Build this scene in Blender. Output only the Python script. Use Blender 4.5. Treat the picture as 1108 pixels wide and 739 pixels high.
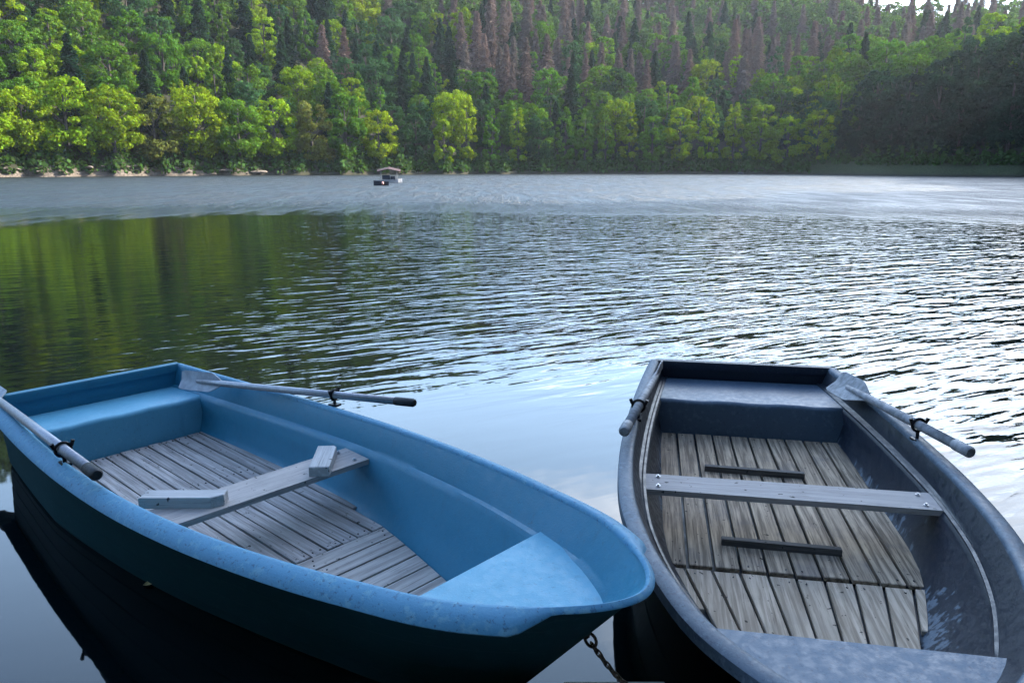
import bpy, math, random
import numpy as np
from mathutils import Vector, Matrix

for o in list(bpy.data.objects): bpy.data.objects.remove(o)
SC = bpy.context.scene
COL = SC.collection
R = math.radians
rnd = random.Random(7)
NP = np.random.RandomState(11)

# ------------------------------------------------------------------ camera
CAM_H = 1.8
cd = bpy.data.cameras.new('camera'); cam = bpy.data.objects.new('camera', cd); COL.objects.link(cam)
cd.sensor_width = 36.0; cd.lens = 36.0 * 820 / 1108
cd.clip_start = 0.05; cd.clip_end = 3000
cam.location = (0, 0, CAM_H); cam.rotation_euler = (R(90 - 12.946), 0, 0)
SC.camera = cam

# ------------------------------------------------------------------ sky and sun
SUN_AZ, SUN_EL = R(72), R(30)           # azimuth clockwise from +Y
w = bpy.data.worlds.new('World'); SC.world = w; w.use_nodes = True
nt = w.node_tree; N = nt.nodes; L = nt.links
for n in list(N): N.remove(n)
out = N.new('ShaderNodeOutputWorld'); bg = N.new('ShaderNodeBackground')
sky = N.new('ShaderNodeTexSky'); sky.sky_type = 'NISHITA'; sky.sun_disc = False
sky.sun_elevation = SUN_EL; sky.sun_rotation = SUN_AZ
sky.air_density = 1.0; sky.dust_density = 0.8; sky.ozone_density = 2.0
tc = N.new('ShaderNodeTexCoord')
sep = N.new('ShaderNodeSeparateXYZ'); L.new(tc.outputs['Generated'], sep.inputs[0])
def wm(op, a, b=None, c=None):
    n = N.new('ShaderNodeMath'); n.operation = op
    for i, v in enumerate((a, b, c)):
        if v is None: continue
        if isinstance(v, (int, float)): n.inputs[i].default_value = v
        else: L.new(v, n.inputs[i])
    return n.outputs[0]
zz = wm('ADD', wm('MAXIMUM', sep.outputs[2], 0.0), 0.12)
cx = wm('DIVIDE', sep.outputs[0], zz); cy = wm('DIVIDE', sep.outputs[1], zz)
cb = N.new('ShaderNodeCombineXYZ'); L.new(cx, cb.inputs[0]); L.new(cy, cb.inputs[1]); cb.inputs[2].default_value = 3.7
cn = N.new('ShaderNodeTexNoise'); cn.inputs['Scale'].default_value = 1.15; cn.inputs['Detail'].default_value = 7; cn.inputs['Roughness'].default_value = .58
L.new(cb.outputs[0], cn.inputs['Vector'])
# more cloud towards the right-hand side of the sky
# (and a bank of thin cloud ahead, opposite to the photographer's back)
bias = wm('ADD', wm('MULTIPLY', sep.outputs[0], 0.24), wm('MULTIPLY', sep.outputs[1], 0.06))
cm = N.new('ShaderNodeMapRange'); cm.interpolation_type = 'SMOOTHSTEP'
L.new(wm('ADD', cn.outputs['Fac'], bias), cm.inputs['Value'])
cm.inputs['From Min'].default_value = .555; cm.inputs['From Max'].default_value = .80; cm.inputs['To Max'].default_value = .85
hs = N.new('ShaderNodeHueSaturation'); hs.inputs['Saturation'].default_value = 1.0; hs.inputs['Value'].default_value = 1.15; L.new(sky.outputs[0], hs.inputs['Color'])
mx = N.new('ShaderNodeMix'); mx.data_type = 'RGBA'
vm = N.new('ShaderNodeMapRange'); vm.interpolation_type = 'SMOOTHSTEP'; L.new(sep.outputs[1], vm.inputs['Value'])
vm.inputs['From Min'].default_value = .50; vm.inputs['From Max'].default_value = .95; vm.inputs['To Max'].default_value = .38     # thin veil ahead
mv = N.new('ShaderNodeMix'); mv.data_type = 'RGBA'; L.new(vm.outputs[0], mv.inputs['Factor']); L.new(hs.outputs[0], mv.inputs[6]); mv.inputs[7].default_value = (6.5, 9.5, 13.0, 1)
L.new(cm.outputs[0], mx.inputs['Factor']); L.new(mv.outputs[2], mx.inputs[6]); mx.inputs[7].default_value = (11.5, 12.2, 13.2, 1)
L.new(mx.outputs[2], bg.inputs['Color']); bg.inputs['Strength'].default_value = 0.15
L.new(bg.outputs[0], out.inputs['Surface'])

sd = bpy.data.lights.new('sun', 'SUN'); sun = bpy.data.objects.new('sun', sd); COL.objects.link(sun)
sd.energy = 5.0; sd.angle = R(0.5); sd.color = (1.0, 0.93, 0.80)
sv = Vector((math.sin(SUN_AZ) * math.cos(SUN_EL), math.cos(SUN_AZ) * math.cos(SUN_EL), math.sin(SUN_EL)))
sun.rotation_euler = sv.to_track_quat('Z', 'Y').to_euler(); sun.location = sv * 50

SC.view_settings.view_transform = 'Standard'; SC.view_settings.look = 'None'
SC.view_settings.exposure = 2.15; SC.view_settings.gamma = 1.0
SC.render.engine = 'CYCLES'
cy_ = SC.cycles
cy_.use_denoising = True
cy_.max_bounces = 6; cy_.diffuse_bounces = 3; cy_.glossy_bounces = 4; cy_.transmission_bounces = 3; cy_.volume_bounces = 0
cy_.transparent_max_bounces = 6; cy_.sample_clamp_indirect = 6
cy_.caustics_reflective = False; cy_.caustics_refractive = False

# ------------------------------------------------------------------ material helpers
class MT:
    def __init__(s, name):
        s.m = bpy.data.materials.new(name); s.m.use_nodes = True
        s.nt = s.m.node_tree; s.N = s.nt.nodes; s.L = s.nt.links
        s.b = s.N['Principled BSDF']; s.out = s.N['Material Output']
    def n(s, t, **kw):
        x = s.N.new(t)
        for k, v in kw.items(): setattr(x, k, v)
        return x
    def put(s, v, sock):
        if isinstance(v, (int, float)): sock.default_value = v
        elif isinstance(v, (tuple, list)): sock.default_value = tuple(v) + ((1,) if len(v) == 3 and len(sock.default_value) == 4 else ())
        else: s.L.new(v, sock)
    def math(s, op, *a):
        x = s.n('ShaderNodeMath', operation=op)
        for i, v in enumerate(a): s.put(v, x.inputs[i])
        return x.outputs[0]
    def mix(s, f, a, b):
        x = s.n('ShaderNodeMix', data_type='RGBA'); s.put(f, x.inputs['Factor']); s.put(a, x.inputs[6]); s.put(b, x.inputs[7]); return x.outputs[2]
    def noise(s, vec, scale, detail=4, rough=.55, dist=0):
        x = s.n('ShaderNodeTexNoise'); x.inputs['Scale'].default_value = scale; x.inputs['Detail'].default_value = detail
        x.inputs['Roughness'].default_value = rough; x.inputs['Distortion'].default_value = dist
        if vec is not None: s.L.new(vec, x.inputs['Vector'])
        return x.outputs['Fac']
    def mapv(s, vec, scale=(1, 1, 1), rot=(0, 0, 0), loc=(0, 0, 0)):
        x = s.n('ShaderNodeMapping'); s.L.new(vec, x.inputs['Vector'])
        x.inputs['Scale'].default_value = scale; x.inputs['Rotation'].default_value = rot; x.inputs['Location'].default_value = loc
        return x.outputs[0]
    def aniso(s, vec, sx, sy, ang, loc=(0, 0, 0)):
        x = s.n('ShaderNodeMapping'); x.vector_type = 'TEXTURE'; s.L.new(vec, x.inputs['Vector'])
        x.inputs['Scale'].default_value = (1 / sx, 1 / sy, 1); x.inputs['Rotation'].default_value = (0, 0, R(ang)); x.inputs['Location'].default_value = loc
        return x.outputs[0]
    def ramp(s, f, a, b, lo=0., hi=1., smooth=True):
        x = s.n('ShaderNodeMapRange'); x.interpolation_type = 'SMOOTHSTEP' if smooth else 'LINEAR'
        s.put(f, x.inputs['Value']); x.inputs['From Min'].default_value = a; x.inputs['From Max'].default_value = b
        x.inputs['To Min'].default_value = lo; x.inputs['To Max'].default_value = hi; return x.outputs[0]
    def objv(s): return s.n('ShaderNodeTexCoord').outputs['Object']
    def pos(s): return s.n('ShaderNodeNewGeometry').outputs['Position']
    def island(s): return s.n('ShaderNodeNewGeometry').outputs['Random Per Island']
    def bump(s, h, dist=.01, strength=1.):
        x = s.n('ShaderNodeBump'); s.L.new(h, x.inputs['Height']); x.inputs['Distance'].default_value = dist; x.inputs['Strength'].default_value = strength
        s.L.new(x.outputs[0], s.b.inputs['Normal']); return x
    def set(s, col=None, rough=None, spec=None, metal=None):
        if col is not None: s.put(col, s.b.inputs['Base Color'])
        if rough is not None: s.put(rough, s.b.inputs['Roughness'])
        if spec is not None: s.b.inputs['Specular IOR Level'].default_value = spec
        if metal is not None: s.b.inputs['Metallic'].default_value = metal
        return s

def paint(name, base, worn, wear=.55, rough=.42, dirt=(.05, .06, .06), speck=0.0):
    t = MT(name); v = t.objv()
    a = t.noise(v, 2.2, 5, .6); b = t.noise(v, 26, 4, .65); c = t.noise(v, 140, 2, .6)
    col = t.mix(t.ramp(a, .35, .75, 0, .35), base, tuple(x * .78 for x in base))
    col = t.mix(t.ramp(b, wear, wear + .16, 0, .55), col, worn)
    d = t.noise(t.mapv(v, (1, 1, 1), loc=(5, 2, 1)), 60, 3, .7)
    st = t.noise(t.mapv(v, (14, 14, 2.2), loc=(2, 9, 4)), 1.0, 5, .65)
    col = t.mix(t.ramp(st, .56, .74, 0, .30), col, tuple(x * .45 + y * .3 for x, y in zip(base, dirt)))
    sc_ = t.noise(t.mapv(v, (9, 70, 60), rot=(0, 0, .5)), 1.0, 3, .6)
    col = t.mix(t.ramp(sc_, .70, .75, 0, .5), col, worn)
    col = t.mix(t.ramp(d, .60 - speck, .68 - speck, 0, .55 if speck else .25), col, dirt)
    t.set(col, t.ramp(b, .3, .7, rough - .08, rough + .14), .5)
    hh = t.math('ADD', t.math('MULTIPLY', c, .35), t.noise(v, 9, 4, .5))
    t.bump(hh, .006, .35)
    return t.m

def wood(name, base, dark, axis=0, rough=.85, nails=True, blotch=None):
    t = MT(name); v = t.objv()
    sc = [30, 30, 30]; sc[axis] = 1.3
    isl = t.island()
    off = t.n('ShaderNodeCombineXYZ'); t.L.new(t.math('MULTIPLY', isl, 37.), off.inputs[0]); t.L.new(t.math('MULTIPLY', isl, 91.), off.inputs[1])
    va = t.n('ShaderNodeVectorMath', operation='ADD'); t.L.new(v, va.inputs[0]); t.L.new(off.outputs[0], va.inputs[1])
    g = t.noise(t.mapv(va.outputs[0], tuple(sc)), 1.6, 5, .62, .25)
    sc2 = [90, 90, 90]; sc2[axis] = 3
    g2 = t.noise(t.mapv(va.outputs[0], tuple(sc2)), 1.5, 3, .7)
    bl = t.noise(va.outputs[0], 4.5, 4, .6)
    col = t.mix(t.ramp(g, .36, .66), dark, base)
    col = t.mix(t.ramp(g2, .56, .70, 0, .75), col, tuple(x * .35 for x in dark))
    col = t.mix(t.ramp(isl, 0, 1, 0, .38, False), col, tuple(x * .62 for x in base))
    col = t.mix(t.ramp(bl, .5, .75, 0, .45), col, blotch or tuple(x * .55 for x in base))
    k = t.noise(t.mapv(va.outputs[0], (1, 1, 1)), 34, 2, .5)
    col = t.mix(t.ramp(k, .70, .74, 0, .85), col, (.02, .018, .015))
    t.set(col, rough, .25)
    t.bump(t.math('ADD', g, t.math('MULTIPLY', g2, .6)), .004, .7)
    return t.m

def plain(name, col, rough=.5, metal=0, var=.25, scale=30, bump=.002):
    t = MT(name); v = t.objv(); a = t.noise(v, scale, 4, .6)
    t.set(t.mix(t.ramp(a, .3, .7), col, tuple(x * (1 - var) for x in col)), t.ramp(a, .3, .7, max(rough - .1, .05), min(rough + .1, 1)), .5, metal)
    t.bump(a, bump, .4); return t.m

M = {}
M['blue'] = paint('light_blue_paint', (.027, .190, .300), (.06, .25, .35), .60, .42)
M['blue_pale'] = paint('pale_blue_paint', (.11, .36, .50), (.18, .43, .54), .55, .5)
M['blue_worn'] = paint('weathered_blue_paint', (.075, .26, .41), (.20, .39, .47), .50, .6, (.02, .05, .10), .025)
M['teal_hull'] = paint('dark_green_hull_paint', (.006, .050, .062), (.02, .08, .085), .56, .4, (.03, .055, .05), 0)
for k_ in ('teal_hull',):
    M[k_].node_tree.nodes['Principled BSDF'].inputs['Specular IOR Level'].default_value = .12
    nt_ = M[k_].node_tree; nt_.links.remove(nt_.nodes['Principled BSDF'].inputs['Roughness'].links[0]); nt_.nodes['Principled BSDF'].inputs['Roughness'].default_value = .7
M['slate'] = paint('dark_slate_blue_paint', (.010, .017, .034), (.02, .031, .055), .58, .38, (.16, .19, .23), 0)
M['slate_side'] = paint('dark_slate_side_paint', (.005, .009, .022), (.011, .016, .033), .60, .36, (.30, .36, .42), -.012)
def flaked(mat):
    nt_ = mat.node_tree; b_ = nt_.nodes['Principled BSDF']; src = b_.inputs['Base Color'].links[0].from_socket
    tcn = nt_.nodes.new('ShaderNodeTexCoord'); sp_ = nt_.nodes.new('ShaderNodeSeparateXYZ'); nt_.links.new(tcn.outputs['Object'], sp_.inputs[0])
    mp = nt_.nodes.new('ShaderNodeMapping'); mp.inputs['Scale'].default_value = (34, 34, 9); nt_.links.new(tcn.outputs['Object'], mp.inputs[0])
    n1_ = nt_.nodes.new('ShaderNodeTexNoise'); n1_.inputs['Scale'].default_value = 1; n1_.inputs['Detail'].default_value = 4; nt_.links.new(mp.outputs[0], n1_.inputs['Vector'])
    n2_ = nt_.nodes.new('ShaderNodeTexNoise'); n2_.inputs['Scale'].default_value = 3.2; nt_.links.new(tcn.outputs['Object'], n2_.inputs['Vector'])
    def mth(op, a, b=None):
        x = nt_.nodes.new('ShaderNodeMath'); x.operation = op
        for i, v in enumerate((a, b)):
            if v is None: continue
            if isinstance(v, (int, float)): x.inputs[i].default_value = v
            else: nt_.links.new(v, x.inputs[i])
        return x.outputs[0]
    # more bare patches low down, near the boards
    low = mth('MULTIPLY', mth('SUBTRACT', .17, sp_.outputs[2]), 1.9)
    f = mth('ADD', mth('ADD', n1_.outputs['Fac'], low), mth('MULTIPLY', mth('SUBTRACT', n2_.outputs['Fac'], .5), .9))
    f = mth('MULTIPLY', f, mth('GREATER_THAN', sp_.outputs[2], -.02))
    mr = nt_.nodes.new('ShaderNodeMapRange'); nt_.links.new(f, mr.inputs['Value']); mr.inputs['From Min'].default_value = .76; mr.inputs['From Max'].default_value = .84
    mx_ = nt_.nodes.new('ShaderNodeMix'); mx_.data_type = 'RGBA'; nt_.links.new(mr.outputs[0], mx_.inputs['Factor']); nt_.links.new(src, mx_.inputs[6]); mx_.inputs[7].default_value = (.10, .13, .165, 1)
    nt_.links.new(mx_.outputs[2], b_.inputs['Base Color']); return mat
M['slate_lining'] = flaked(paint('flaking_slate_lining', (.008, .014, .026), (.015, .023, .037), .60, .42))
M['slate_pale'] = paint('faded_slate_paint', (.068, .118, .175), (.12, .175, .23), .5, .5, (.05, .06, .09), .02)
M['slate_worn'] = paint('scuffed_slate_rim_paint', (.075, .110, .150), (.20, .25, .29), .50, .55, (.03, .04, .07), .05)
M['slate_bench'] = paint('worn_slate_bench_paint', (.065, .105, .155), (.11, .165, .22), .52, .38, (.03, .04, .06), .01)
M['navy_hull'] = paint('navy_hull_paint', (.011, .020, .045), (.02, .035, .07), .58, .4)
M['wood_x'] = wood('grey_deck_wood', (.52, .47, .44), (.26, .235, .22), 0)
M['wood_y'] = wood('grey_cross_wood', (.56, .50, .45), (.30, .265, .24), 1)
M['brown_x'] = wood('brown_weathered_wood', (.54, .42, .30), (.15, .112, .08), 0, blotch=(.13, .12, .12))
M['brown_x2'] = wood('pale_brown_weathered_wood', (.58, .47, .36), (.28, .215, .155), 0, blotch=(.30, .26, .21))
M['thwart'] = wood('grey_thwart_board', (.50, .45, .42), (.39, .35, .33), 1, .7)
M['batten'] = wood('dark_batten_wood', (.17, .155, .145), (.075, .07, .066), 1)
M['block'] = wood('pale_block_wood', (.62, .61, .60), (.44, .43, .42), 0, .8)
M['alu'] = plain('dull_aluminium', (.36, .37, .40), .45, .55, .2, 60)
M['grey_oar'] = plain('weathered_grey_oar', (.30, .31, .33), .6, 0, .45, 25)
M['blade'] = plain('grey_plastic_blade', (.36, .40, .46), .5, 0, .3, 20)
M['rubber'] = plain('black_rubber', (.012, .012, .014), .6, 0, .3, 80)
M['iron'] = plain('dark_iron', (.03, .03, .035), .4, .7, .4, 90)
M['steel'] = plain('bright_bolt_steel', (.55, .56, .58), .3, .9, .2, 90)
M['rust'] = plain('rusty_chain_iron', (.16, .12, .09), .7, .5, .5, 90)
M['gap_shade'] = plain('bilge_gap_shade', (.02, .022, .026), .5, 0, .4, 12)  # dark colour stands in for shade in the shallow gaps between floorboards

# ------------------------------------------------------------------ mesh helpers
def meshobj(name, V, F, mat, parent=None, smooth=False, angle=None):
    me = bpy.data.meshes.new(name); me.from_pydata([tuple(v) for v in V], [], F); me.validate(); me.update()
    mats = mat if isinstance(mat, (list, tuple)) else [mat]
    for m in mats: me.materials.append(m)
    if smooth: me.shade_smooth()
    if angle is not None:
        me.shade_smooth()
        import bmesh
        bm = bmesh.new(); bm.from_mesh(me)
        for e in bm.edges:
            if len(e.link_faces) == 2 and e.calc_face_angle(0) > R(angle): e.smooth = False
        bm.to_mesh(me); bm.free()
    o = bpy.data.objects.new(name, me); COL.objects.link(o)
    if parent: o.parent = parent
    return o

def tag(o, label=None, cat=None, group=None, kind=None):
    if label: o['label'] = label
    if cat: o['category'] = cat
    if group: o['group'] = group
    if kind: o['kind'] = kind
    return o
def empty(name, loc, rz=0):
    o = bpy.data.objects.new(name, None); COL.objects.link(o); o.location = loc; o.rotation_euler = (0, 0, rz); o.empty_display_size = .2
    return o

class MB:
    def __init__(s): s.V = []; s.F = []
    def add(s, V, F):
        k = len(s.V); s.V += [tuple(v) for v in V]; s.F += [tuple(i + k for i in f) for f in F]; return s
    def prism(s, poly, z0, z1, bev=0.0):
        """poly: list of (x,y) ccw; optional small top bevel"""
        n = len(poly); c = (sum(p[0] for p in poly) / n, sum(p[1] for p in poly) / n)
        def ins(p, b):
            dx, dy = c[0] - p[0], c[1] - p[1]; l = math.hypot(dx, dy) or 1
            return (p[0] + dx / l * b, p[1] + dy / l * b)
        rings = [[(p[0], p[1], z0) for p in poly]]
        if bev:
            rings.append([(p[0], p[1], z1 - bev) for p in poly]); rings.append([ins(p, bev * 1.4) + (z1,) for p in poly])
        else: rings.append([(p[0], p[1], z1) for p in poly])
        V = [v for r in rings for v in r]; F = []
        for k in range(len(rings) - 1):
            for i in range(n):
                j = (i + 1) % n; F.append((k * n + i, k * n + j, (k + 1) * n + j, (k + 1) * n + i))
        F.append(tuple(range(n - 1, -1, -1))); F.append(tuple((len(rings) - 1) * n + i for i in range(n)))
        return s.add(V, F)
    def box(s, c, d, rot=None, bev=.0):
        x, y, z = d[0] / 2, d[1] / 2, d[2] / 2
        k = len(s.V); s.prism([(-x, -y), (x, -y), (x, y), (-x, y)], -z, z, bev)
        m = rot or Matrix.Identity(3)
        for i in range(k, len(s.V)): v = m @ Vector(s.V[i]); s.V[i] = (v.x + c[0], v.y + c[1], v.z + c[2])
        return s
    def tube(s, pts, rad, n=12, cap=True):
        pts = [Vector(p) for p in pts]; rad = rad if isinstance(rad, (list, tuple)) else [rad] * len(pts)
        V = []; F = []
        up = None
        for i, p in enumerate(pts):
            t = (pts[min(i + 1, len(pts) - 1)] - pts[max(i - 1, 0)]).normalized()
            if up is None: up = t.orthogonal().normalized()
            up = (up - t * up.dot(t)).normalized(); b = t.cross(up)
            for k in range(n):
                a = 2 * math.pi * k / n; V.append(p + (up * math.cos(a) + b * math.sin(a)) * rad[i])
        for i in range(len(pts) - 1):
            for k in range(n):
                j = (k + 1) % n; F.append((i * n + k, i * n + j, (i + 1) * n + j, (i + 1) * n + k))
        if cap: F.append(tuple(range(n - 1, -1, -1))); F.append(tuple((len(pts) - 1) * n + k for k in range(n)))
        return s.add(V, F)
    def torus(s, c, R_, r, rot=None, n=20, m=8, sx=1, arc=1.0):
        V = []; F = []; rot = rot or Matrix.Identity(3); full = arc >= 1
        nn = n if full else n + 1
        for i in range(nn):
            a = 2 * math.pi * arc * i / n
            for j in range(m):
                b = 2 * math.pi * j / m
                v = rot @ Vector(((R_ + r * math.cos(b)) * math.cos(a) * sx, (R_ + r * math.cos(b)) * math.sin(a), r * math.sin(b)))
                V.append((v.x + c[0], v.y + c[1], v.z + c[2]))
        for i in range(n):
            i2 = (i + 1) % nn
            for j in range(m):
                j2 = (j + 1) % m; F.append((i * m + j, i2 * m + j, i2 * m + j2, i * m + j2))
        return s.add(V, F)
    def build(s, name, mat, parent=None, **k): return meshobj(name, s.V, s.F, mat, parent, **k)

# ------------------------------------------------------------------ terrain
def interp_az(tab, az):  # periodic, degrees
    a = np.array([t[0] for t in tab], float); b = np.array([t[1] for t in tab], float)
    return np.interp((np.asarray(az) + 180) % 360 - 180, a, b)
SHORE = [(-180, 3.5), (-150, 4.5), (-120, 9), (-90, 26), (-65, 85), (-48, 140), (-36, 166), (-28, 172), (-20, 180), (-12, 186), (-4, 196), (6, 208), (14, 214), (19, 215), (21.5, 206), (23.5, 190), (27, 180), (34, 172), (39, 120), (45, 66), (53, 34), (62, 22), (75, 15), (90, 11), (120, 6), (150, 4.2), (180, 3.5)]
RIDGE = [(-180, 2), (-120, 8), (-70, 70), (-45, 118), (-30, 120), (-20, 114), (-8, 102), (4, 88), (12, 80), (18, 74), (22.5, 66), (25, 57), (28, 55), (34, 54), (42, 46), (55, 36), (70, 30), (90, 12), (180, 2)]
def shore(az): return interp_az(SHORE, az) + 1.3 * np.sin(np.asarray(az) * 1.7) * (np.abs(np.asarray(az)) < 36) + .8 * np.sin(np.asarray(az) * 4.3 + 1) * (np.abs(np.asarray(az)) < 36)
def height(az, D):
    az = np.asarray(az, float); D = np.asarray(D, float); d = D - shore(az)
    Rr = interp_az(RIDGE, az)
    t = np.clip(d / 215, 0, None)
    prof = np.where(t < 1, t * (1.12 - .12 * t), 1 + 0.02 * np.log1p(np.maximum(t - 1, 0)))
    x = D * np.sin(np.radians(az)); y = D * np.cos(np.radians(az))
    und = (4.5 * np.sin(x / 31 + .6 * np.sin(y / 47)) * np.cos(y / 43 + 1.1) + 2.2 * np.sin(x / 13 + y / 19)) * np.clip(d / 60, 0, 1) * (Rr > 20)
    head = 9 * np.exp(-((az - 34) / 6.0) ** 2) * np.clip((d - 6) / 22, 0, 1) * np.exp(-np.clip(d - 45, 0, None) ** 2 / 2200) * (az > 15)
    bank = np.where(d > 0, 1.15 * (1 - np.exp(-d / 2.0)), 0)
    low = np.clip(D / 40, 0, 1)
    h = bank * (0.35 + .65 * low) + Rr * prof + und + head
    return np.where(d > 0, h, -np.minimum(-d * .35, 2.5))
azs = np.concatenate([np.arange(-180, -44, 3.0), np.arange(-44, 44, .5), np.arange(44, 180, 2.0)])
ds = np.array([-8, -4, -2, -1, -.4, 0, .3, .7, 1.2, 2, 3, 5, 7, 10, 14, 18, 24, 30, 38, 46, 56, 66, 78, 90, 104, 118, 134, 150, 168, 186, 204, 224, 260, 320, 420, 560.])
AZ, DD = np.meshgrid(azs, ds, indexing='ij'); SH = shore(AZ)
Dg = SH + np.where(DD < 0, np.maximum(DD, -SH * .8 * (-DD / 8)), DD)
HH = height(AZ, Dg)
# rocky unevenness along the bank
HH = HH + ((DD > 0) & (DD < 8)) * (NP.rand(*AZ.shape) - .5) * .5 * (AZ < 20) * (np.abs(AZ) < 44)
X = Dg * np.sin(np.radians(AZ)); Y = Dg * np.cos(np.radians(AZ))
n1, n2 = AZ.shape
V = np.stack([X, Y, HH], -1).reshape(-1, 3)
F = []
for i in range(n1):
    i2 = (i + 1) % n1
    for j in range(n2 - 1): F.append((i * n2 + j, i2 * n2 + j, i2 * n2 + j + 1, i * n2 + j + 1))
k0 = len(V); V = np.vstack([V, [[0, 0, -2.6]]])
t = MT('forest_floor_and_bank'); p = t.pos(); sp = t.n('ShaderNodeSeparateXYZ'); t.L.new(p, sp.inputs[0])
na = t.noise(p, .5, 6, .65); nb = t.noise(p, 3.0, 5, .7)
soil = t.mix(t.ramp(na, .35, .65), (.016, .020, .009), (.028, .025, .014))
rock = t.mix(t.ramp(nb, .38, .62), (.06, .048, .04), (.15, .12, .095))
grass = t.mix(t.ramp(nb, .35, .65), (.022, .032, .012), (.055, .060, .026))
lowm = t.math('MULTIPLY', t.ramp(sp.outputs[0], -75, -45, 1, .12), t.math('MULTIPLY', t.ramp(sp.outputs[2], .9, 1.9, 1, 0), t.ramp(na, .3, .5, .5, 1)))
col = t.mix(lowm, soil, rock)
gm = t.math('MULTIPLY', t.ramp(sp.outputs[0], 60, 78), t.math('MULTIPLY', t.ramp(sp.outputs[2], .3, .55), t.ramp(sp.outputs[2], 2.5, 4, 1, 0)))
col = t.mix(gm, col, grass)
t.set(col, .95, .2); t.bump(nb, .25, .8)
land = meshobj('terrain', V, F, t.m, smooth=True); tag(land, kind='structure')

# lake bed and water
t = MT('lake_bed'); t.set((.02, .022, .015), .9)
bed = meshobj('lake_bed', [(-700, -700, -2.4), (700, -700, -2.4), (700, 700, -2.4), (-700, 700, -2.4)], [(0, 1, 2, 3)], t.m); tag(bed, kind='structure')

t = MT('lake_water'); p = t.pos()
dist = t.n('ShaderNodeVectorMath', operation='LENGTH'); t.L.new(p, dist.inputs[0]); d = dist.outputs['Value']
wob = t.noise(t.mapv(p, (.10, .16, 1)), 1.0, 2, .5); wide = t.noise(t.mapv(p, (.022, .05, 1), loc=(4, 0, 0)), 1.0, 4, .6)           # large patches
# long ripples, crests running left to right and slightly away
r1 = t.noise(t.aniso(p, .85, 3.3, 24), 1.25, 2, .45, .35)
r2 = t.noise(t.aniso(p, 1.15, 5.0, 33, (3, 7, 0)), 1.3, 1, .5, .3)
r2 = t.math('SUBTRACT', 1.0, t.math('ABSOLUTE', t.math('MULTIPLY', t.math('SUBTRACT', r2, .5), 3.0)))
r3 = t.noise(t.aniso(p, .5, 1.3, -12, (9, 1, 0)), 1.0, 2, .5)
fine = t.noise(t.aniso(p, 3.0, 8.0, 18), 1.5, 3, .6)
chop = t.noise(t.aniso(p, 1.2, 1.8, -10), 3.0, 3, .7)
dd = t.math('ADD', d, t.math('MULTIPLY', t.math('SUBTRACT', wob, .5), 5.0))
sx_ = t.n('ShaderNodeSeparateXYZ'); t.L.new(p, sx_.inputs[0])
lee = t.ramp(t.math('ADD', sx_.outputs[0], t.math('MULTIPLY', t.math('ADD', sx_.outputs[1], t.math('MULTIPLY', wob, 8.0)), .28)), -2.6, 6.5, .14, 1.0)
m1 = t.math('MULTIPLY', t.ramp(t.math('ADD', dd, t.ramp(sx_.outputs[0], 1.2, 3.6, 0, 2.8)), 5.3, 8.6, .035, 1.0), lee)
rip = t.math('ADD', t.math('MULTIPLY', r1, .044), t.math('ADD', t.math('MULTIPLY', r2, .0085), t.math('MULTIPLY', r3, .030)))
rip = t.math('MULTIPLY', rip, m1)
rip = t.math('ADD', rip, t.math('MULTIPLY', t.math('MULTIPLY', fine, m1), .0045))
far_d = t.math('ADD', dd, t.math('MULTIPLY', t.math('SUBTRACT', wide, .5), 14.0))
m2 = t.ramp(far_d, 27, 44, 0., 1.)
dash = t.ramp(t.noise(t.aniso(p, .55, .10, 4, (2, 2, 0)), 1.6, 4, .7), .38, .62, .35, 1.6)
rip = t.math('ADD', rip, t.math('MULTIPLY', t.math('MULTIPLY', t.math('MULTIPLY', chop, m2), dash), t.ramp(t.noise(t.aniso(p, .10, .07, 5), 1., 3, .6), .35, .65, .16, .34)))
bp = t.bump(rip, 1.0, 1.0)
t.set((.001, .0035, .0045), t.math('MULTIPLY', t.ramp(far_d, 28, 48, .03, .40), t.ramp(dash, .35, 1.6, .8, 1.15, False)), .5); t.b.inputs['IOR'].default_value = 1.48
water = meshobj('lake_water', [(-700, -700, 0), (700, -700, 0), (700, 700, 0), (-700, 700, 0)], [(0, 1, 2, 3)], t.m); tag(water, kind='structure')

# ------------------------------------------------------------------ trees
def leafmat(name, trans=.35, mottled=.75):
    t = MT(name)
    oi = t.n('ShaderNodeObjectInfo'); isl = t.island()
    hsv = t.n('ShaderNodeHueSaturation'); t.L.new(oi.outputs['Color'], hsv.inputs['Color'])
    t.L.new(t.ramp(isl, 0, 1, .48, .52, False), hsv.inputs['Hue'])
    t.L.new(t.ramp(isl, 0, 1, 1 - mottled * .6, 1 + mottled * .6, False), hsv.inputs['Value'])
    c = hsv.outputs[0]
    d_ = t.n('ShaderNodeBsdfDiffuse'); tr = t.n('ShaderNodeBsdfTranslucent'); ms = t.n('ShaderNodeMixShader')
    t.L.new(c, d_.inputs[0])
    h2 = t.n('ShaderNodeHueSaturation'); t.L.new(c, h2.inputs['Color']); h2.inputs['Saturation'].default_value = 1.15; h2.inputs['Value'].default_value = 1.5; h2.inputs['Hue'].default_value = .495
    t.L.new(h2.outputs[0], tr.inputs[0]); ms.inputs[0].default_value = trans
    t.L.new(d_.outputs[0], ms.inputs[1]); t.L.new(tr.outputs[0], ms.inputs[2]); t.L.new(ms.outputs[0], t.out.inputs['Surface'])
    t.N.remove(t.b); return t.m
M['leaf'] = leafmat('tree_leaves', .34); M['twig'] = leafmat('bare_twigs', .1, .6)
t = MT('tree_bark'); v = t.objv(); t.set(t.mix(t.ramp(t.noise(t.mapv(v, (4, 4, .8)), 2, 4), .35, .65), (.03, .025, .02), (.08, .07, .06)), .9, .2); M['bark'] = t.m

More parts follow.
